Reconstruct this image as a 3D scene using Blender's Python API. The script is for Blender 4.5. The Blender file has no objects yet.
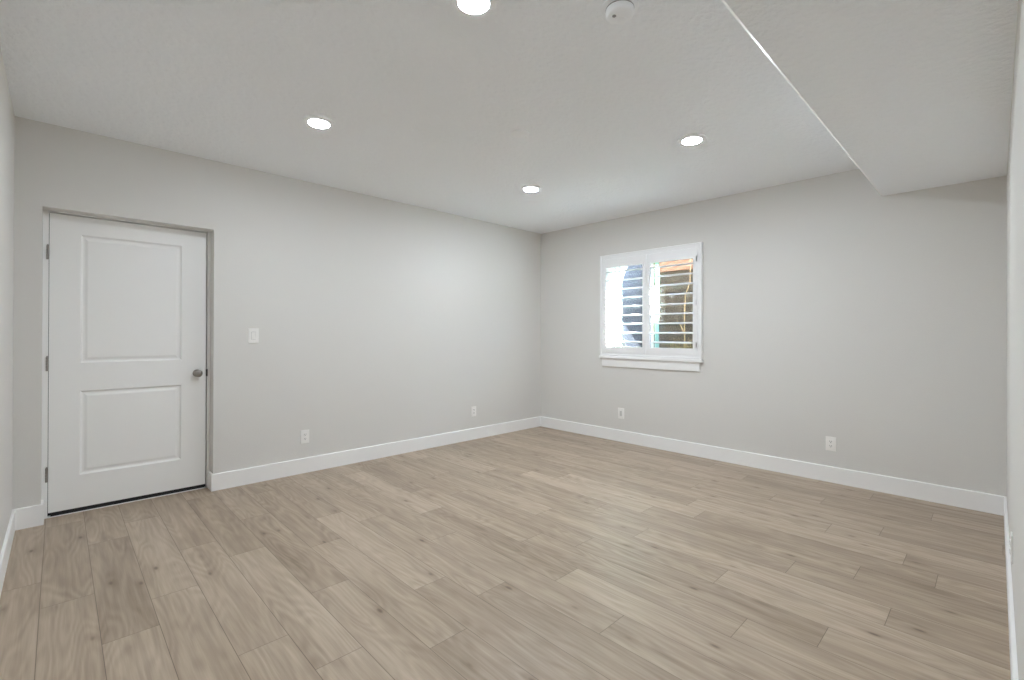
import bpy, bmesh, math, random
from mathutils import Vector, Matrix
S = bpy.context.scene
COL = S.collection

# ------------------------------------------------------------------ camera
YAW, TILT, ROLL = 0.7691, 0.0027, 0.003
FPX, CY, CAMZ = 468.46, 333.11, 1.3059
fwd = Vector((math.sin(YAW) * math.cos(TILT), math.cos(YAW) * math.cos(TILT), math.sin(TILT)))
rgt0 = Vector((math.cos(YAW), -math.sin(YAW), 0))
up0 = rgt0.cross(fwd)
rgt = rgt0 * math.cos(ROLL) + up0 * math.sin(ROLL)
up = up0 * math.cos(ROLL) - rgt0 * math.sin(ROLL)
cd = bpy.data.cameras.new('camera')
cam = bpy.data.objects.new('camera', cd)
COL.objects.link(cam)
M = Matrix((rgt, up, -fwd)).transposed().to_4x4()
M.translation = Vector((0, 0, CAMZ))
cam.matrix_world = M
cd.sensor_width = 36
cd.lens = FPX / 1024 * 36
cd.shift_y = -(340 - CY) / 1024
cd.clip_start = 0.005
S.camera = cam

# ------------------------------------------------------------------ sky, sun, exposure
LAMP = 365.0          # emission of the round ceiling lights
w = bpy.data.worlds.new('sky')
S.world = w
w.use_nodes = True
nt = w.node_tree
sky = nt.nodes.new('ShaderNodeTexSky')
sky.sky_type = 'NISHITA'
sky.sun_disc = False
sky.sun_elevation = math.radians(50)
sky.sun_rotation = math.radians(200)
nt.links.new(sky.outputs[0], nt.nodes['Background'].inputs[0])
nt.nodes['Background'].inputs[1].default_value = 12.0
sl = bpy.data.lights.new('sun', 'SUN')
sl.energy = 330.0
sl.angle = 0.01
sl.color = (1, .97, .93)
so = bpy.data.objects.new('sun', sl)
COL.objects.link(so)
so.rotation_euler = Vector((-0.40, 0.70, -0.60)).to_track_quat('-Z', 'Y').to_euler()
S.cycles.max_bounces = 24
S.cycles.diffuse_bounces = 16
S.cycles.transparent_max_bounces = 16
S.view_settings.view_transform = 'Standard'
S.view_settings.look = 'None'
S.view_settings.exposure = 0.46
S.view_settings.gamma = 1.0
S.view_settings.use_curve_mapping = False

# ------------------------------------------------------------------ dimensions
D, E, L, R, H = 4.5208, 4.9461, 0.2153, 0.0534, 2.743
XL, YR = -L, -R                 # inner faces of the two near walls
T = 0.2                         # wall thickness
SOY, SOZ = 0.6748, 2.4719       # soffit edge and underside
DX0, DX1, DZ1 = -0.082, 0.926, 2.17     # door opening
WY0, WY1, WZ0, WZ1 = 2.262, 3.428, 1.10, 2.215   # window opening
BH, BT = 0.140, 0.014           # baseboard

# ------------------------------------------------------------------ materials
def srgb(r, g, b):
    f = lambda c: c / 12.92 if c <= .04045 else ((c + .055) / 1.055) ** 2.4
    return (f(r / 255), f(g / 255), f(b / 255), 1)

def mat(name, col, rough=.5, metal=0.0, bump=None, spec=.5):
    m = bpy.data.materials.new(name)
    m.use_nodes = True
    n, l = m.node_tree.nodes, m.node_tree.links
    p = n['Principled BSDF']
    p.inputs['Base Color'].default_value = col
    p.inputs['Roughness'].default_value = rough
    p.inputs['Metallic'].default_value = metal
    p.inputs['Specular IOR Level'].default_value = spec
    if bump:
        sc, st, dist, det = bump
        tc = n.new('ShaderNodeTexCoord')
        nz = n.new('ShaderNodeTexNoise')
        nz.inputs['Scale'].default_value = sc
        nz.inputs['Detail'].default_value = det
        nz.inputs['Roughness'].default_value = .55
        rp = n.new('ShaderNodeValToRGB')
        rp.color_ramp.elements[0].position = .38
        rp.color_ramp.elements[1].position = .66
        b = n.new('ShaderNodeBump')
        b.inputs['Strength'].default_value = st
        b.inputs['Distance'].default_value = dist
        l.new(tc.outputs['Object'], nz.inputs['Vector'])
        l.new(nz.outputs['Fac'], rp.inputs['Fac'])
        l.new(rp.outputs['Color'], b.inputs['Height'])
        l.new(b.outputs['Normal'], p.inputs['Normal'])
    return m

M_wall = mat('greige_wall_paint', (0.715, 0.703, 0.677, 1), .75, bump=(160, .25, .0012, 3), spec=.3)
M_ceil = mat('ceiling_paint', (0.92, 0.945, 0.975, 1), .85, bump=(30, .6, .0055, 5), spec=.25)
M_trim = mat('white_trim_paint', (0.90, 0.90, 0.895, 1), .38)
M_door = mat('white_door_paint', (0.89, 0.89, 0.88, 1), .42)
M_plast = mat('white_plastic', (0.92, 0.94, 0.96, 1), .35)
M_plate = mat('warm_white_plastic', (0.90, 0.89, 0.865, 1), .35)
M_slot = mat('slot_dark', (0.05, 0.05, 0.05, 1), .6)
M_grey = mat('grey_plastic', (0.30, 0.30, 0.30, 1), .5)
M_lgrey = mat('light_grey_plastic', (0.62, 0.62, 0.60, 1), .5)
M_nick = mat('satin_nickel', (0.36, 0.34, 0.32, 1), .32, 1.0)
M_black = mat('black_rubber', (0.012, 0.012, 0.012, 1), .7)
M_vinyl = mat('white_vinyl', (0.83, 0.83, 0.82, 1), .35)
M_shut = mat('white_shutter_paint', (0.88, 0.88, 0.885, 1), .36)
M_teal = mat('teal_reflection_strip', (.60, .80, .72, 1), .4)  # glass reflection put into a tinted strip
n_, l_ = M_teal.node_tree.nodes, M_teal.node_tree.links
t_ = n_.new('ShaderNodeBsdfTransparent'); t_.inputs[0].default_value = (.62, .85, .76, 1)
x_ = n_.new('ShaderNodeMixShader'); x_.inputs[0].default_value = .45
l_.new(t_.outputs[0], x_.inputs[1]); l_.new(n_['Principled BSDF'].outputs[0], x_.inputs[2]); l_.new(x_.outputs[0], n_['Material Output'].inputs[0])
M_tan = mat('tan_strip', srgb(222, 206, 184), .5)
M_stalk = mat('dry_stalk', srgb(130, 110, 78), .8)
M_straw = mat('dry_grass', srgb(110, 95, 55), .85)

def emis(name, col, st):
    m = bpy.data.materials.new(name)
    m.use_nodes = True
    p = m.node_tree.nodes['Principled BSDF']
    p.inputs['Base Color'].default_value = (.8, .8, .8, 1)
    p.inputs['Emission Color'].default_value = col
    p.inputs['Emission Strength'].default_value = st
    return m
M_lens = emis('lit_lens', (.92, 1, 1.085, 1), LAMP)
M_lens2 = emis('dimmer_lit_lens', (.92, 1, 1.085, 1), LAMP * .62)  # dimmed emission so the room falls off towards the door

def glass():
    m = bpy.data.materials.new('window_glass')
    m.use_nodes = True
    n, l = m.node_tree.nodes, m.node_tree.links
    n.remove(n['Principled BSDF'])
    t = n.new('ShaderNodeBsdfTransparent')
    t.inputs[0].default_value = (.95, .98, .97, 1)
    g = n.new('ShaderNodeBsdfGlossy')
    g.inputs['Roughness'].default_value = .01
    lw = n.new('ShaderNodeLayerWeight')      # facing: the same for both faces of the pane
    pw = n.new('ShaderNodeMath'); pw.operation = 'POWER'; pw.inputs[1].default_value = 5
    fr = n.new('ShaderNodeMath'); fr.operation = 'MULTIPLY_ADD'
    fr.inputs[1].default_value = .9; fr.inputs[2].default_value = .03
    l.new(lw.outputs['Facing'], pw.inputs[0]); l.new(pw.outputs[0], fr.inputs[0])
    mx = n.new('ShaderNodeMixShader')
    l.new(fr.outputs[0], mx.inputs[0])
    l.new(t.outputs[0], mx.inputs[1])
    l.new(g.outputs[0], mx.inputs[2])
    l.new(mx.outputs[0], n['Material Output'].inputs[0])
    return m
M_glass = glass()

def noisy(name, c1, c2, scale, stretch=(1, 1, 1), rough=.85, bump=.5):
    m = bpy.data.materials.new(name)
    m.use_nodes = True
    n, l = m.node_tree.nodes, m.node_tree.links
    p = n['Principled BSDF']
    p.inputs['Roughness'].default_value = rough
    tc = n.new('ShaderNodeTexCoord')
    mp = n.new('ShaderNodeMapping')
    mp.inputs['Scale'].default_value = stretch
    nz = n.new('ShaderNodeTexNoise')
    nz.inputs['Scale'].default_value = scale
    nz.inputs['Detail'].default_value = 6
    rp = n.new('ShaderNodeValToRGB')
    rp.color_ramp.elements[0].color = c1
    rp.color_ramp.elements[0].position = .3
    rp.color_ramp.elements[1].color = c2
    rp.color_ramp.elements[1].position = .7
    b = n.new('ShaderNodeBump')
    b.inputs['Strength'].default_value = bump
    b.inputs['Distance'].default_value = .01
    l.new(tc.outputs['Object'], mp.inputs[0])
    l.new(mp.outputs[0], nz.inputs['Vector'])
    l.new(nz.outputs['Fac'], rp.inputs['Fac'])
    l.new(rp.outputs['Color'], p.inputs['Base Color'])
    l.new(nz.outputs['Fac'], b.inputs['Height'])
    l.new(b.outputs['Normal'], p.inputs['Normal'])
    return m
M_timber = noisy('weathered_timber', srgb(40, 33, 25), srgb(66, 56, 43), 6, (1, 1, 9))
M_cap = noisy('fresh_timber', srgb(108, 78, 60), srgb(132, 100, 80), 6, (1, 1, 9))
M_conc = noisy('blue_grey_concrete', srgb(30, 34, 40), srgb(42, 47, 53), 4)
M_added_clad = noisy('light_cutting_cladding', srgb(74, 68, 62), srgb(92, 86, 78), 30, (1, 1, 4))  # kept dark to cut light bouncing into the window well
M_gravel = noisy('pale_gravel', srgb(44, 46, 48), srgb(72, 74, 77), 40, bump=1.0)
M_soil = noisy('soil', srgb(96, 84, 64), srgb(140, 126, 98), 25, bump=1.0)

def floor_material():
    m = bpy.data.materials.new('light_oak_planks')
    m.use_nodes = True
    n, l = m.node_tree.nodes, m.node_tree.links
    p = n['Principled BSDF']
    def N(t, **k):
        x = n.new(t)
        for a, v in k.items(): setattr(x, a, v)
        return x
    def math_(op, a, b=None):
        x = N('ShaderNodeMath', operation=op)
        for i, v in enumerate((a, b)):
            if v is None: continue
            if isinstance(v, (int, float)): x.inputs[i].default_value = v
            else: l.new(v, x.inputs[i])
        return x.outputs[0]
    uv = N('ShaderNodeUVMap', uv_map='plank')          # metres across / along the plank
    rnd = N('ShaderNodeAttribute', attribute_name='plank_random')
    sp = N('ShaderNodeSeparateXYZ'); l.new(uv.outputs[0], sp.inputs[0])
    sr = N('ShaderNodeSeparateColor'); l.new(rnd.outputs['Color'], sr.inputs[0])
    u, v = sp.outputs[0], sp.outputs[1]
    r1, r2, r3 = sr.outputs[0], sr.outputs[1], sr.outputs[2]
    seed = math_('MULTIPLY', r1, 57.0)
    vo = math_('ADD', v, math_('MULTIPLY', r2, 31.0))
    def coords(su, sv):
        c = N('ShaderNodeCombineXYZ')
        l.new(math_('MULTIPLY', u, su), c.inputs[0])
        l.new(math_('MULTIPLY', vo, sv), c.inputs[1])
        l.new(seed, c.inputs[2])
        return c.outputs[0]
    def noise(su, sv, det=3, rough=.55, dist=0.0):
        x = N('ShaderNodeTexNoise')
        x.inputs['Scale'].default_value = 1
        x.inputs['Detail'].default_value = det
        x.inputs['Roughness'].default_value = rough
        x.inputs['Distortion'].default_value = dist
        l.new(coords(su, sv), x.inputs['Vector'])
        return x.outputs['Fac']
    # broad streaks along the plank, fine pores, cathedral rings
    broad = noise(14, 1.1, 3, .5, .3)
    fine = noise(190, 6.0, 2, .6)
    mid = noise(50, 2.2, 3, .6)
    field = noise(8, 1.3, 1, .4)
    ring = math_('SINE', math_('MULTIPLY', field, 75.0))
    ring = math_('MULTIPLY', math_('ADD', ring, 1.0), .5)
    ringmask = math_('MULTIPLY', noise(6, .9, 1), 1.0)
    # knots
    vor = N('ShaderNodeTexVoronoi')
    vor.inputs['Scale'].default_value = 1
    l.new(coords(11, 4.2), vor.inputs['Vector'])
    kd = vor.outputs['Distance']
    kc = N('ShaderNodeSeparateColor'); l.new(vor.outputs['Color'], kc.inputs[0])
    kon = math_('GREATER_THAN', kc.outputs[0], .52)
    def sstep(x, a, b):
        t = N('ShaderNodeMapRange', interpolation_type='SMOOTHSTEP')
        t.inputs['From Min'].default_value = a
        t.inputs['From Max'].default_value = b
        l.new(x, t.inputs['Value'])
        return t.outputs[0]
    core = math_('MULTIPLY', math_('SUBTRACT', 1.0, sstep(kd, .03, .15)), kon)
    halo = math_('MULTIPLY', math_('SUBTRACT', 1.0, sstep(kd, .05, .38)), kon)
    # tone value
    t = math_('MULTIPLY', math_('SUBTRACT', broad, .5), .95)
    t = math_('ADD', t, math_('MULTIPLY', math_('SUBTRACT', mid, .5), .70))
    t = math_('ADD', t, math_('MULTIPLY', math_('SUBTRACT', fine, .5), .35))
    t = math_('ADD', t, math_('MULTIPLY', math_('MULTIPLY', math_('SUBTRACT', ring, .5), ringmask), .34))
    t = math_('ADD', t, math_('MULTIPLY', math_('SUBTRACT', r3, .5), .34))
    t = math_('SUBTRACT', t, math_('MULTIPLY', halo, .22))
    t = math_('ADD', t, .5)
    rp = N('ShaderNodeValToRGB')
    e = rp.color_ramp.elements
    e[0].position, e[0].color = 0.0, srgb(134, 117, 99)
    e[1].position, e[1].color = 1.0, srgb(192, 176, 157)
    k = e.new(.5); k.color = srgb(166, 149, 130)
    l.new(t, rp.inputs['Fac'])
    mx = N('ShaderNodeMix', data_type='RGBA')
    mx.inputs[7].default_value = srgb(104, 86, 70)
    l.new(math_('MULTIPLY', core, .8), mx.inputs[0])
    l.new(rp.outputs['Color'], mx.inputs[6])
    # bevelled joints between the planks
    PW, PL = 0.1955, 1.28
    eu = math_('MINIMUM', u, math_('SUBTRACT', PW, u))
    ev = math_('MINIMUM', v, math_('SUBTRACT', PL, v))
    ed = math_('MINIMUM', eu, ev)
    gap = math_('SUBTRACT', 1.0, sstep(ed, .0004, .0021))
    m2 = N('ShaderNodeMix', data_type='RGBA')
    m2.inputs[7].default_value = srgb(92, 76, 62)
    l.new(math_('MULTIPLY', gap, .8), m2.inputs[0])
    l.new(mx.outputs[2], m2.inputs[6])
    l.new(m2.outputs[2], p.inputs['Base Color'])
    ro = math_('ADD', math_('MULTIPLY', fine, .12), .34)
    l.new(ro, p.inputs['Roughness'])
    p.inputs['Specular IOR Level'].default_value = .45
    b = N('ShaderNodeBump')
    b.inputs['Strength'].default_value = .35
    b.inputs['Distance'].default_value = .0015
    l.new(math_('SUBTRACT', math_('MULTIPLY', fine, .25), gap), b.inputs['Height'])
    l.new(b.outputs['Normal'], p.inputs['Normal'])
    return m
M_floor = floor_material()

# ------------------------------------------------------------------ helpers
def link(name, bm, m, parent=None, smooth=False, kind=None):
    me = bpy.data.meshes.new(name)
    bmesh.ops.recalc_face_normals(bm, faces=bm.faces[:])
    bm.to_mesh(me)
    bm.free()
    if smooth:
        for f in me.polygons: f.use_smooth = True
        if hasattr(me, 'set_sharp_from_angle'): me.set_sharp_from_angle(angle=math.radians(40))
    if m: me.materials.append(m)
    o = bpy.data.objects.new(name, me)
    COL.objects.link(o)
    if parent:
        o.parent = parent
    if kind: o['kind'] = kind
    return o

def box(bm, a, b, bev=0.0, seg=2):
    r = bmesh.ops.create_cube(bm, size=1)
    vs = r['verts']
    for v in vs:
        v.co = Vector(((a[i] + b[i]) / 2 + v.co[i] * (b[i] - a[i]) for i in range(3)))
    if bev:
        es = {e for v in vs for e in v.link_edges}
        bmesh.ops.bevel(bm, geom=list(es), offset=bev, segments=seg, affect='EDGES', profile=.6)

def lathe(bm, prof, n=32, axis='Z', origin=(0, 0, 0), cap0=True, cap1=True):
    """prof: list of (radius, height)"""
    rings = []
    for r, h in prof:
        ring = []
        for i in range(n):
            a = 2 * math.pi * i / n
            x, y = r * math.cos(a), r * math.sin(a)
            co = {'Z': (x, y, h), 'Y': (x, h, y), 'X': (h, x, y)}[axis]
            ring.append(bm.verts.new(Vector(co) + Vector(origin)))
        rings.append(ring)
    for A, B in zip(rings, rings[1:]):
        for i in range(n):
            bm.faces.new((A[i], A[(i + 1) % n], B[(i + 1) % n], B[i]))
    if cap0: bm.faces.new(rings[0])
    if cap1: bm.faces.new(rings[-1])

def sweep(bm, path, prof, closed=False):
    """prof: (outward, z) pairs swept along a polyline in the floor plane with mitred corners; outward = left normal of the path."""
    P = [Vector(p).to_2d() for p in path]
    n = len(P)
    secs = []
    for i in range(n):
        d0 = (P[i] - P[i - 1]).normalized() if i > 0 else None
        d1 = (P[i + 1] - P[i]).normalized() if i < n - 1 else None
        n0 = Vector((-d0.y, d0.x)) if d0 else None
        n1 = Vector((-d1.y, d1.x)) if d1 else None
        if n0 is None: m, k = n1, 1
        elif n1 is None: m, k = n0, 1
        else:
            m = (n0 + n1).normalized(); k = 1 / max(.2, m.dot(n0))
        secs.append([bm.verts.new((P[i].x + m.x * k * o, P[i].y + m.y * k * o, z)) for o, z in prof])
    q = len(prof)
    for A, B in zip(secs, secs[1:]):
        for j in range(q):
            bm.faces.new((A[j], A[(j + 1) % q], B[(j + 1) % q], B[j]))
    bm.faces.new(secs[0]); bm.faces.new(secs[-1])

def tube(bm, pts, rad, n=8):
    pts = [Vector(p) for p in pts]
    rings = []
    for i, p in enumerate(pts):
        d = (pts[min(i + 1, len(pts) - 1)] - pts[max(i - 1, 0)]).normalized()
        a = d.orthogonal().normalized() if i == 0 else (a - d * a.dot(d)).normalized()
        b = d.cross(a)
        r = rad[i] if isinstance(rad, (list, tuple)) else rad
        rings.append([bm.verts.new(p + (a * math.cos(2 * math.pi * k / n) + b * math.sin(2 * math.pi * k / n)) * r) for k in range(n)])
    for A, B in zip(rings, rings[1:]):
        for i in range(n):
            bm.faces.new((A[i], A[(i + 1) % n], B[(i + 1) % n], B[i]))
    bm.faces.new(rings[0]); bm.faces.new(rings[-1])

def thing(name, loc, label, cat, group=None, kind=None):
    o = bpy.data.objects.new(name, None)
    o.empty_display_size = .1
    COL.objects.link(o)
    o.location = loc
    o['label'] = label
    o['category'] = cat
    if group: o['group'] = group
    if kind: o['kind'] = kind
    return o

def part(name, bm, m, root, smooth=False, label=None):
    """mesh given in world coordinates, parented to a root that may be anywhere"""
    r = root
    off = Vector((0, 0, 0))
    while r:
        off += Vector(r.location); r = r.parent
    bmesh.ops.translate(bm, verts=bm.verts[:], vec=-off)
    o = link(name, bm, m, root, smooth)
    if label: o['label'] = label
    return o

def struct(name, bm, m, label, cat, smooth=False):
    o = link(name, bm, m, None, smooth, 'structure')
    o['label'] = label; o['category'] = cat
    return o

# ------------------------------------------------------------------ room shell
# floor: every plank is a face with its own coordinates along and across
PW, PL, X0 = 0.1955, 1.28, -0.06
ROW = {0: 3.144, 1: 2.606, 2: 2.882, 3: 2.135, 4: 1.839, 5: 2.396, 6: 1.634, 7: 2.062, 8: 1.80, 9: 1.204, 10: 1.625,
       11: .797, 12: 1.801, 13: 1.035, 14: 1.629, 15: .805, 16: .532, 17: 1.50, 18: .37, 19: .79, 20: .531, -1: 2.20,
       21: 1.25, 22: .95, 23: 1.6, 24: .7, 25: 1.1, -2: 1.5}
bm = bmesh.new()
uvl = bm.loops.layers.uv.new('plank')
cl = bm.loops.layers.float_color.new('plank_random')
random.seed(5)
FX0, FX1, FY0, FY1 = XL - T, E + T, YR - T, D + T
for r in range(-2, 27):
    x0, x1 = X0 + r * PW, X0 + (r + 1) * PW
    j = ROW.get(r, random.uniform(0, PL))
    y = j - PL * 6
    while y < FY1:
        a0, a1, b0, b1 = max(x0, FX0), min(x1, FX1), max(y, FY0), min(y + PL, FY1)
        c = (random.random(), random.random(), random.random(), 1)
        if a1 > a0 and b1 > b0:
            # leave the doorway strip and the walls' footprint: floor runs under the walls
            vs = [bm.verts.new(q) for q in ((a0, b0, 0), (a1, b0, 0), (a1, b1, 0), (a0, b1, 0))]
            f = bm.faces.new(vs)
            for lp in f.loops:
                lp[uvl].uv = (lp.vert.co.x - x0, lp.vert.co.y - y)
                lp[cl] = c
        y += PL
bm.normal_update()
for f in bm.faces:
    if f.normal.z < 0: f.normal_flip()
me = bpy.data.meshes.new('floor')
bm.to_mesh(me); bm.free()
me.materials.append(M_floor)
fl = bpy.data.objects.new('floor', me); COL.objects.link(fl)
fl['kind'] = 'structure'; fl['label'] = 'light greige oak plank floor running towards the door wall'; fl['category'] = 'floor'
bm = bmesh.new(); box(bm, (FX0, FY0, -.12), (FX1, FY1, -.002))
link('slab', bm, M_soil, fl)

# wall with the door (back), opening cut out
bm = bmesh.new()
box(bm, (XL - T, D, 0), (DX0, D + T, H))
box(bm, (DX1, D, 0), (E + T, D + T, H))
box(bm, (DX0, D, DZ1), (DX1, D + T, H))
struct('wall_back', bm, M_wall, 'long greige wall with the recessed white door', 'wall')
bm = bmesh.new(); box(bm, (XL - T, D + T + .001, -.12), (DX1 + .6, D + T + .08, DZ1 + .5))  # unseen slab added to stop daylight leaking through the door gap
struct('door_light_block', bm, M_soil, 'dark slab added behind the door to block leaking daylight', 'wall')
# wall with the window
bm = bmesh.new()
box(bm, (E, YR - T, 0), (E + T, WY0, H))
box(bm, (E, WY1, 0), (E + T, D, H))
box(bm, (E, WY0, 0), (E + T, WY1, WZ0))
box(bm, (E, WY0, WZ1), (E + T, WY1, H))
struct('wall_right', bm, M_wall, 'greige wall with the white shuttered window', 'wall')
bm = bmesh.new(); box(bm, (XL - T, YR - T, 0), (XL, D, H))
struct('wall_left', bm, M_wall, 'greige wall seen as a sliver beside the door', 'wall')
bm = bmesh.new(); box(bm, (XL, YR - T, 0), (E, YR, H))
struct('wall_front', bm, M_wall, 'pale wall seen edge on beneath the lowered soffit', 'wall')
bm = bmesh.new(); box(bm, (E, YR - 2.5, H + .2), (E + T, D + 2.5, H + 5.5))  # unseen storey above, added to shade the timber in the well
struct('wall_upper_shade', bm, M_added_clad, 'unseen outside wall of the storey above, added to shade the window well', 'wall')
bm = bmesh.new()
xa, xb = E + T, E + T + .025  # dark facing added outside to cut bounced light on the timber
box(bm, (xa, YR - T, -.1), (xb, WY0, H + .2)); box(bm, (xa, WY1, -.1), (xb, D + T, H + .2))
box(bm, (xa, WY0, -.1), (xb, WY1, WZ0)); box(bm, (xa, WY0, WZ1), (xb, WY1, H + .2))
struct('wall_added_facing', bm, M_added_clad, 'dark outside face added around the window to cut bounced light', 'wall')
# ceiling and soffit
bm = bmesh.new(); box(bm, (XL - T, YR - T, H), (E + T, D + T, H + .2))
struct('ceiling', bm, M_ceil, 'white textured ceiling with round lights', 'ceiling')
bm = bmesh.new()
pr = [(YR, H), (YR, SOZ), (SOY - .016, SOZ), (SOY, SOZ + .016), (SOY, H)]
A = [bm.verts.new((XL, y, z)) for y, z in pr]
B = [bm.verts.new((E, y, z)) for y, z in pr]
for i in range(len(pr)):
    k = (i + 1) % len(pr)
    bm.faces.new((A[i], A[k], B[k], B[i]))
bm.faces.new(A); bm.faces.new(B)
struct('ceiling_soffit', bm, M_ceil, 'lowered white soffit box along the wall beside the window wall', 'ceiling')

bm = bmesh.new()
pr = [(SOY - .017, SOZ + .001), (SOY - .0165, SOZ - .0012), (SOY + .0012, SOZ + .0165), (SOY - .001, SOZ + .017)]
A = [bm.verts.new((XL, y, z)) for y, z in pr]
B = [bm.verts.new((E, y, z)) for y, z in pr]
for i in range(4):
    k = (i + 1) % 4
    bm.faces.new((A[i], A[k], B[k], B[i]))
bm.faces.new(A); bm.faces.new(B)
struct('trim_1', bm, M_trim, 'smooth white corner bead along the edge of the soffit', 'trim')

# baseboards: (outward, z) profile with an eased top edge
BP = [(0, 0), (BT, 0), (BT, BH - .006), (BT - .002, BH - .002), (BT - .006, BH), (0, BH)]
RV = 0.125     # depth of the door recess
def base(name, path, label):
    bm = bmesh.new(); sweep(bm, path, BP)
    return struct(name, bm, M_trim, label, 'baseboard')
# room is on the left of each path
base('baseboard_back', [(E, D), (DX1, D), (DX1, D + RV - .015)][::-1] and [(E, D), (DX1, D), (DX1, D + RV - .015)], 'white baseboard below the outlets on the door wall')
base('baseboard_corner', [(DX0, D + RV - .015), (DX0, D), (XL, D)], 'short white baseboard beside the door hinges')
base('baseboard_right', [(E, YR), (E, D)], 'white baseboard under the window')
base('baseboard_front', [(XL, YR), (E, YR)], 'white baseboard seen edge on along the near wall')
base('baseboard_left', [(XL, D), (XL, YR)], 'white baseboard on the sliver of wall beside the door')

# ------------------------------------------------------------------ door
YD = D + 0.13          # face of the slab
SX0, SX1, SZ0, SZ1 = -0.049, 0.897, 0.034, 2.156
door = thing('door_1', ((SX0 + SX1) / 2, YD, 0), 'white two panel door set back in the long wall, closed', 'door', kind='structure')
bm = bmesh.new()
JX0, JX1, JZ = DX0, DX1, DZ1
box(bm, (JX0, D + RV, 0), (SX0 - .003, D + T, JZ), .001, 1)
box(bm, (SX1 + .008, D + RV, 0), (JX1, D + T, JZ), .001, 1)
box(bm, (SX0 - .003, D + RV, SZ1 + .007), (SX1 + .008, D + T, JZ))
part('door_jamb', bm, M_trim, door)
bm = bmesh.new()
box(bm, (SX0 - .003, YD + .040, 0), (SX0 + .012, D + T, SZ1 + .005))
box(bm, (SX1 - .012, YD + .040, 0), (SX1 + .008, D + T, SZ1 + .007))
box(bm, (SX0 + .012, YD + .040, SZ1 - .012), (SX1 - .012, D + T, SZ1 + .007))
part('door_stop', bm, M_black, door)
# slab with two moulded panels
bm = bmesh.new()
panels = [(0.114, 0.726, 0.272, 0.884), (0.114, 0.726, 1.089, 2.024)]
def rect(x0, x1, z0, z1, y):
    return [bm.verts.new(c) for c in ((x0, y, z0), (x1, y, z0), (x1, y, z1), (x0, y, z1))]
def ringf(A, B):
    for i in range(4):
        k = (i + 1) % 4
        bm.faces.new((A[i], A[k], B[k], B[i]))
prof = [(0, 0), (.009, .010), (.015, .0125), (.024, .0115), (.038, .006), (.043, .0055)]
for x0, x1, z0, z1 in panels:
    prev = None
    for ins, dep in prof:
        cur = rect(x0 + ins, x1 - ins, z0 + ins, z1 - ins, YD + dep)
        if prev: ringf(prev, cur)
        prev = cur
    bm.faces.new(prev)
def quad(x0, x1, z0, z1): bm.faces.new(rect(x0, x1, z0, z1, YD))
px0, px1 = panels[0][0], panels[0][1]
quad(SX0, px0, SZ0, SZ1); quad(px1, SX1, SZ0, SZ1)
quad(px0, px1, SZ0, panels[0][2]); quad(px0, px1, panels[0][3], panels[1][2]); quad(px0, px1, panels[1][3], SZ1)
A = rect(SX0, SX1, SZ0, SZ1, YD); Bk = rect(SX0, SX1, SZ0, SZ1, YD + .04)
ringf(A, Bk); bm.faces.new(Bk)
bmesh.ops.remove_doubles(bm, verts=bm.verts[:], dist=1e-5)
part('door_slab', bm, M_door, door)
# sweep, threshold
bm = bmesh.new(); box(bm, (SX0 + .012, YD + .006, .004), (SX1 - .004, YD + .036, SZ0))
part('door_sweep', bm, M_black, door, label='black sweep under the door')
bm = bmesh.new(); box(bm, (SX0 - .003, YD - .004, 0), (SX1 + .005, D + T, .005), .001, 1)
part('threshold', bm, M_trim, door)
# hinges
for z in (0.305, 1.088, 1.875):
    bm = bmesh.new()
    hx, hy = SX0 - .008, YD - .007
    for k in range(5):
        lathe(bm, [(.0065, z - .05 + k * .02), (.0072, z - .049 + k * .02), (.0072, z - .0315 + k * .02), (.0065, z - .0305 + k * .02)], 14, origin=(hx, hy, 0))
    lathe(bm, [(.004, z + .05), (.0055, z + .052), (.003, z + .056)], 12, origin=(hx, hy, 0))
    box(bm, (hx - .002, hy + .002, z - .05), (hx + .007, hy + .0045, z + .05))
    part('hinge', bm, M_nick, door, True)
# knob
kx, kz = 0.834, 0.974
kb = bmesh.new()
lathe(kb, [(.031, YD), (.031, YD - .004), (.027, YD - .009), (.013, YD - .012)], 36, 'Y', (kx, 0, kz))
rose = part('knob_rosette', kb, M_nick, door, True)
kb = bmesh.new()
lathe(kb, [(.011, YD - .010), (.011, YD - .032), (.017, YD - .036), (.026, YD - .042), (.0305, YD - .050), (.0305, YD - .057), (.027, YD - .064), (.018, YD - .069), (.006, YD - .0705)], 36, 'Y', (kx, 0, kz))
part('door_knob', kb, M_nick, door, True, 'round satin nickel knob')
bm = bmesh.new(); box(bm, (SX1 + .002, D + RV - .0015, kz - .03), (SX1 + .012, D + RV + .02, kz + .03), .001, 1)
part('strike_plate', bm, M_slot, door)

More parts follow.
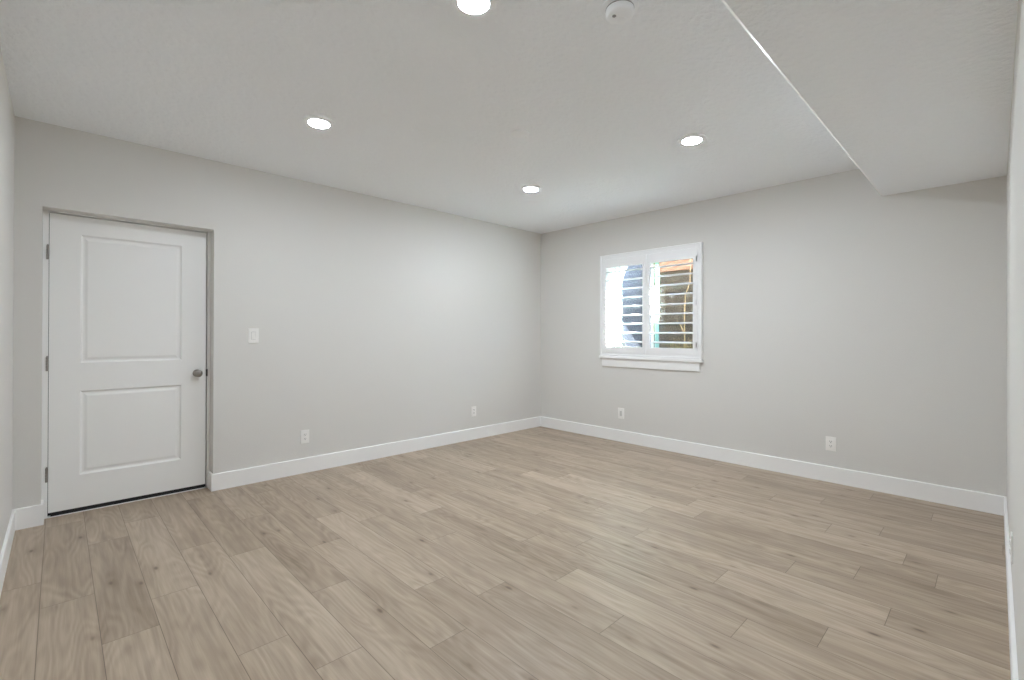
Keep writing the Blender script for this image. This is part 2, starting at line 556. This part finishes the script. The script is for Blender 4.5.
# ------------------------------------------------------------------ window
win = thing('window_1', (E + .12, (WY0 + WY1) / 2, WZ0), 'white vinyl sliding window behind the louvred shutters', 'window', kind='structure')
bm = bmesh.new()       # reveal liner
t = .012
box(bm, (E, WY0, WZ0), (E + T + .03, WY0 + t, WZ1)); box(bm, (E, WY1 - t, WZ0), (E + T + .03, WY1, WZ1))
box(bm, (E, WY0 + t, WZ0), (E + T + .03, WY1 - t, WZ0 + t)); box(bm, (E, WY0 + t, WZ1 - t), (E + T + .03, WY1 - t, WZ1))
part('window_jamb', bm, M_vinyl, win)
def frame(bm, x0, x1, y0, y1, z0, z1, wd, bev=.002, wz=None, wz1=None):
    wz = wd if wz is None else wz
    wz1 = wz if wz1 is None else wz1
    box(bm, (x0, y0, z0), (x1, y0 + wd, z1), bev); box(bm, (x0, y1 - wd, z0), (x1, y1, z1), bev)
    box(bm, (x0 + .0004, y0 + wd - .001, z0), (x1 - .0004, y1 - wd + .001, z0 + wz), bev); box(bm, (x0 + .0004, y0 + wd - .001, z1 - wz1), (x1 - .0004, y1 - wd + .001, z1), bev)
fy0, fy1, fz0, fz1 = WY0 + t, WY1 - t, WZ0 + t, WZ1 - t
ym = (fy0 + fy1) / 2
bm = bmesh.new(); frame(bm, E + .145, E + .195, fy0, fy1, fz0, fz1, .011)
part('window_frame', bm, M_vinyl, win)
for (y0, y1, x0) in ((ym - .035, fy1 - .010, E + .172), (fy0 + .010, ym + .03, E + .147)):
    bm = bmesh.new(); frame(bm, x0, x0 + .022, y0, y1, fz0 + .010, fz1 - .010, .024)
    s = part('sash', bm, M_vinyl, win)
    bm = bmesh.new(); box(bm, (x0 + .010, y0 + .022, fz0 + .032), (x0 + .014, y1 - .022, fz1 - .032))
    part('pane', bm, M_glass, s)
    bm = bmesh.new(); box(bm, (x0 + .015, y1 - .036, fz0 + .034), (x0 + .020, y1 - .025, fz1 - .034))
    part('pane_strip', bm, M_tan, s, label='tan edge strip of the glass')
    bm = bmesh.new(); box(bm, (x0 + .015, y1 - .098, fz0 + .034), (x0 + .020, y1 - .052, fz1 - .034))  # stands in for the bright shutter stile reflected in the glass
    part('pane_strip', bm, M_teal, s, label='pale teal strip standing in for a reflection in the glass')
bm = bmesh.new(); box(bm, (E - .040, 2.168, 1.012), (E, 3.490, 1.044), .005, 3)
part('window_sill', bm, M_trim, win)
bm = bmesh.new(); box(bm, (E - .018, 2.205, .912), (E, 3.462, 1.012), .003)
part('apron', bm, M_trim, win)

# plantation shutters
SHF = E - .030
sh = thing('plantation_shutter', (E, 2.83, 1.044), 'pair of white louvred shutters over the window, louvres open', 'shutter')
bm = bmesh.new()
oy0, oy1, oz0, oz1 = 2.180, 3.484, 1.044, 2.298
frame(bm, SHF, E - .0005, oy0, oy1, oz0, oz1, .020, .004)
frame(bm, SHF + .010, E - .0005, oy0 + .018, oy1 - .018, oz0 + .010, oz1 - .018, .034, .003)
part('shutter_frame', bm, M_shut, sh)
LZ0, LSP, LN = 1.220, .1078, 9
for (y0, y1, ly0, ly1) in ((2.842, 3.444, 2.888, 3.398), (2.222, 2.838, 2.279, 2.789)):
    bm = bmesh.new()
    z0, z1 = 1.086, 2.246
    X0_, X1_ = E - .024, E + .008
    box(bm, (X0_, y0, z0), (X1_, ly0, z1), .003); box(bm, (X0_, ly1, z0), (X1_, y1, z1), .003)
    box(bm, (X0_ + .0004, ly0 - .001, z0), (X1_ - .0004, ly1 + .001, 1.158), .003); box(bm, (X0_ + .0004, ly0 - .001, 2.136), (X1_ - .0004, ly1 + .001, z1), .003)
    pn = part('shutter_panel', bm, M_shut, sh)
    pn.name = 'shutter_panel'
    lv = None
    for i in range(LN):
        z = LZ0 + LSP * i
        if lv is None:
            bm = bmesh.new()
            ring0, ring1 = [], []
            for k in range(16):
                a = 2 * math.pi * k / 16
                dz = .0085 * math.copysign(abs(math.sin(a)) ** .8, math.sin(a))
                dx = .052 * math.copysign(abs(math.cos(a)) ** .7, math.cos(a))
                ti = math.radians(4)
                X, Z = dx * math.cos(ti) - dz * math.sin(ti), dx * math.sin(ti) + dz * math.cos(ti)
                ring0.append(bm.verts.new((E - .008 + X, ly0 + .002, z + Z)))
                ring1.append(bm.verts.new((E - .008 + X, ly1 - .002, z + Z)))
            for k in range(16):
                bm.faces.new((ring0[k], ring0[(k + 1) % 16], ring1[(k + 1) % 16], ring1[k]))
            bm.faces.new(ring0); bm.faces.new(ring1)
            lv = part('louver', bm, M_shut, pn, True)
            zb = lv.location.z
        else:
            c = lv.copy(); COL.objects.link(c); c.parent = pn
            c.location.z = zb + LSP * i
for z in (1.20, 1.66, 2.13):
    bm = bmesh.new()
    lathe(bm, [(.003, z - .032), (.0045, z - .031), (.0045, z + .031), (.003, z + .032)], 12, origin=(SHF + .004, 2.226, 0))
    box(bm, (SHF + .006, 2.205, z - .028), (SHF + .0095, 2.247, z + .028))
    part('hinge', bm, M_shut, sh, True)

# ------------------------------------------------------------------ outside: window well
XW = 6.2
bm = bmesh.new()
z = .70
random.seed(3)
while z < 2.10:
    h = .15
    d = random.uniform(-.008, .008)
    box(bm, (XW + d, 1.5, z), (XW + .14, 3.56, z + h - .0005), .006)
    z += h
for k in range(4):  # unseen rows above the beam, added to keep sun off the concrete side
    box(bm, (XW - .004, 1.5, z + .2405 + k * .15), (XW + .14, 3.56, z + .39 + k * .15), .006)
box(bm, (XW + .165, 1.5, .60), (XW + .3, 3.56, z + .80))  # unseen backing added to stop sunlight between the boards
struct('wall_outside', bm, M_timber, 'weathered brown timber wall of the window well, unseen upper rows added for shade', 'retaining wall')
bm = bmesh.new(); box(bm, (XW - .02, 1.5, z), (XW + .16, 3.56, z + .24), .01)
o = link('timber_beam', bm, M_cap); o['label'] = 'fresh orange timber beam on top of the brown timber wall outside'; o['category'] = 'beam'
bm = bmesh.new(); box(bm, (E + T + .026, 3.56, .6), (XW + .2, 3.72, 3.05), .005)
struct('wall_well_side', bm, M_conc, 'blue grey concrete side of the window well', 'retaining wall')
bm = bmesh.new(); box(bm, (E + T + .026, 1.34, .6), (XW + .2, 1.5, 2.6), .005)
struct('wall_well_end', bm, M_conc, 'concrete side of the window well hidden beyond the shutters', 'retaining wall')
bm = bmesh.new(); box(bm, (E + T + .026, 1.5, .55), (XW, 3.56, .70))
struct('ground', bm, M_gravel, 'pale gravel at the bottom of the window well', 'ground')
# pale gravel heap sloping along the concrete side
bm = bmesh.new()
random.seed(9)
nx, ny = 26, 18
vs = {}
for i in range(nx + 1):
    for j in range(ny + 1):
        x = 5.25 + .90 * i / nx; y = 3.16 + .385 * j / ny
        hh = (1 - max(0, (i / nx - .1) / .9) ** 1.6) * (j / ny) ** .7 * .86
        vs[i, j] = bm.verts.new((x, y, .71 + hh + random.uniform(0, .015)))
for i in range(nx):
    for j in range(ny):
        bm.faces.new((vs[i, j], vs[i + 1, j], vs[i + 1, j + 1], vs[i, j + 1]))
bnd = [e for e in bm.edges if len(e.link_faces) == 1]
g = bmesh.ops.extrude_edge_only(bm, edges=bnd)['geom']
for v in g:
    if isinstance(v, bmesh.types.BMVert): v.co.z = .702
o = link('gravel', bm, M_gravel, smooth=True, kind='stuff'); o['label'] = 'pale gravel heaped against the concrete side of the window well'; o['category'] = 'gravel'
# dry stalk leaning at the timber wall
bm = bmesh.new()
tube(bm, [(6.12, 2.945, .70), (6.12, 2.945, 1.2), (6.12, 2.95, 1.55), (6.12, 2.94, 1.84), (6.125, 2.875, 2.02), (6.125, 2.87, 2.32)], [.009, .009, .008, .008, .007, .005])
tube(bm, [(6.12, 2.945, 1.30), (6.11, 2.99, 1.42), (6.11, 3.05, 1.50)], [.007, .006, .003], 6)
tube(bm, [(6.12, 2.945, 1.15), (6.11, 2.88, 1.22), (6.11, 2.81, 1.25)], [.007, .006, .003], 6)
o = link('dry_stalk', bm, M_stalk, smooth=True); o['label'] = 'thin dry bent stalk standing against the timber wall outside'; o['category'] = 'plant'
bm = bmesh.new()
random.seed(4)
for k in range(140):
    x, y = random.uniform(5.70, 5.90), random.uniform(2.62, 2.95)
    a = random.uniform(0, 6.28); hgt = random.uniform(.25, .6); ln = random.uniform(.03, .14)
    tube(bm, [(x, y, .702), (x + ln * .4 * math.cos(a), y + ln * .4 * math.sin(a), .69 + hgt * .7), (x + ln * math.cos(a), y + ln * math.sin(a), .69 + hgt)], [.004, .003, .001], 4)
o = link('dry_grass', bm, M_straw, kind='stuff'); o['label'] = 'tuft of yellow dry grass at the foot of the timber wall'; o['category'] = 'grass'

# ------------------------------------------------------------------ ceiling lights
def ceiling_light(x, y, label, lens=M_lens):
    r = thing('ceiling_light', (x, y, H), label, 'ceiling light', 'round ceiling lights')
    bm = bmesh.new()
    lathe(bm, [(.098, H), (.0985, H - .010), (.096, H - .013), (.078, H - .016), (.071, H - .018), (.067, H - .017), (.067, H - .004)], 48, origin=(x, y, 0), cap0=False, cap1=False)
    part('trim_ring', bm, M_plast, r, True)
    bm = bmesh.new()
    lathe(bm, [(.0665, H - .012), (.064, H - .0185), (.045, H - .021), (.020, H - .022), (.004, H - .0222)], 48, origin=(x, y, 0))
    part('lens', bm, lens, r, True)
ceiling_light(1.275, 1.56, 'lit round ceiling light nearest the smoke alarm', M_lens2)
ceiling_light(1.26, 3.185, 'lit round ceiling light nearest the door', M_lens2)
ceiling_light(3.328, 1.55, 'lit round ceiling light nearest the lowered soffit and window')
ceiling_light(3.322, 3.172, 'lit round ceiling light nearest the far corner of the room')
# blank cover
bl = thing('blank_cover', (2.357, 2.357, H), 'small unlit white round cover in the middle of the ceiling', 'cover plate')
bm = bmesh.new()
lathe(bm, [(.064, H), (.065, H - .004), (.063, H - .010), (.058, H - .012), (.004, H - .0125)], 40, origin=(2.357, 2.357, 0))
part('cap', bm, M_plast, bl, True)
# smoke alarm
sx, sy = 1.762, 1.147
sm = thing('smoke_alarm', (sx, sy, H), 'white round smoke alarm on the ceiling beside the lowered soffit', 'smoke alarm')
bm = bmesh.new()
lathe(bm, [(.078, H), (.080, H - .003), (.079, H - .007), (.074, H - .009)], 48, origin=(sx, sy, 0))
part('mounting_base', bm, M_plast, sm, True)
bm = bmesh.new()
lathe(bm, [(.060, H - .009), (.060, H - .014), (.0605, H - .016), (.061, H - .030), (.058, H - .038), (.050, H - .043), (.03, H - .045), (.004, H - .0455)], 48, origin=(sx, sy, 0))
part('body', bm, M_plast, sm, True)
bm = bmesh.new()
lathe(bm, [(.0605, H - .0092), (.0614, H - .0105), (.0614, H - .0135), (.0605, H - .0145)], 48, origin=(sx, sy, 0), cap0=False, cap1=False)
part('vent_slot', bm, M_grey, sm, True)
d = Vector((.707, .707)); e = Vector((-.707, .707))
def spot(a, b): return sx + d.x * a + e.x * b, sy + d.y * a + e.y * b
bx, by = spot(-.008, .026)
bm = bmesh.new(); lathe(bm, [(.0085, H - .0435), (.0085, H - .047), (.006, H - .048), (.001, H - .0482)], 20, origin=(bx, by, 0))
part('test_button', bm, M_grey, sm, True, 'grey round test button')
bx, by = spot(.022, -.012)
bm = bmesh.new(); lathe(bm, [(.024, H - .0425), (.023, H - .0475), (.018, H - .0495), (.002, H - .050)], 28, origin=(bx, by, 0))
part('sounder_dome', bm, M_plast, sm, True)

# ------------------------------------------------------------------ switch and outlets (built facing -Y at the origin, then turned)
def to_wall(bm, wall, u, z):
    if wall == 'back': mx = Matrix.Translation((u, D, z))
    elif wall == 'right': mx = Matrix.Translation((E, u, z)) @ Matrix.Rotation(-math.pi / 2, 4, 'Z')
    else: mx = Matrix.Translation((u, YR, z)) @ Matrix.Rotation(math.pi, 4, 'Z')
    bmesh.ops.transform(bm, matrix=mx, verts=bm.verts[:])
    return bm
def wall_loc(wall, u, z):
    return {'back': (u, D, z), 'right': (E, u, z), 'front': (u, YR, z)}[wall]
def plate(wall, u, z, root, wd=.078, ht=.124, dep=.007):
    bm = bmesh.new(); box(bm, (-wd / 2, -dep, -ht / 2), (wd / 2, 0, ht / 2), .0028, 3)
    part('cover_plate', to_wall(bm, wall, u, z), M_plate, root, True)
def outlet(wall, u, z, label):
    r = thing('wall_outlet', wall_loc(wall, u, z), label, 'outlet')
    plate(wall, u, z, r)
    for s in (-1, 1):
        bm = bmesh.new(); cz = s * .0195
        pts = []
        for k in range(28):
            a = 2 * math.pi * k / 28
            pts.append((.0172 * math.cos(a), max(-.0138, min(.0138, .0172 * math.sin(a)))))
        F = [bm.verts.new((x, -.0092, cz + y)) for x, y in pts]; Bv = [bm.verts.new((x * 1.04, -.0065, cz + y * 1.04)) for x, y in pts]
        for k in range(28): bm.faces.new((F[k], F[(k + 1) % 28], Bv[(k + 1) % 28], Bv[k]))
        bm.faces.new(F); bm.faces.new(Bv)
        rc = part('receptacle', to_wall(bm, wall, u, z), M_plate, r)
        bm = bmesh.new()
        box(bm, (-.0085, -.0096, cz - .001), (-.0055, -.0088, cz + .0085)); box(bm, (.0055, -.0096, cz - .001), (.0085, -.0088, cz + .0085))
        lathe(bm, [(.0032, -.0096), (.0032, -.0088)], 12, 'Y', (0, 0, cz - .0075))
        part('slot', to_wall(bm, wall, u, z), M_slot, rc)
    bm = bmesh.new(); lathe(bm, [(.003, -.0066), (.003, -.0076), (.001, -.0079)], 12, 'Y')
    part('screw', to_wall(bm, wall, u, z), M_plate, r)
outlet('back', 1.668, .339, 'white outlet on the long wall nearest the door')
outlet('back', 3.713, .346, 'small white outlet on the door wall nearest the far corner')
outlet('right', 1.022, .341, 'white outlet with dark slots on the window wall, away from the window')
outlet('front', 3.14, .338, 'white outlet seen edge on above the near baseboard')
def decora(name, wall, u, z, label, cat, rocker):
    r = thing(name, wall_loc(wall, u, z), label, cat)
    plate(wall, u, z, r, .084, .130)
    bm = bmesh.new()
    box(bm, (-.0168, -.0078, -.0335), (.0168, -.0065, .0335))
    part('bezel', to_wall(bm, wall, u, z), M_grey if rocker else M_plate, r, label='thin shadow gap around the insert' if rocker else None)
    bm = bmesh.new()
    if rocker:
        pr = [(-.0078, -.032), (-.0125, -.031), (-.0092, 0), (-.0085, .031), (-.0078, .032)]
        A = [bm.verts.new((-.0155, y, zz)) for y, zz in pr]; B = [bm.verts.new((.0155, y, zz)) for y, zz in pr]
        for k in range(len(pr)):
            q = (k + 1) % len(pr); bm.faces.new((A[k], A[q], B[q], B[k]))
        bm.faces.new(A); bm.faces.new(B)
        part('rocker', to_wall(bm, wall, u, z), M_plate, r)
    else:
        box(bm, (-.0155, -.0090, -.032), (.0155, -.0075, .032), .0006, 1)
        part('insert', to_wall(bm, wall, u, z), M_lgrey, r, label='greyer flat insert')
    for s in (-1, 1):
        bm = bmesh.new(); lathe(bm, [(.0028, -.0066), (.0028, -.0075), (.001, -.0078)], 12, 'Y', (0, 0, s * .0485))
        part('screw', to_wall(bm, wall, u, z), M_plate, r)
decora('light_switch', 'back', 1.225, 1.288, 'white rocker light switch on the wall beside the door', 'light switch', True)
decora('wall_plate', 'right', 3.187, .344, 'white wall plate with flat centre insert below the window', 'wall plate', False)
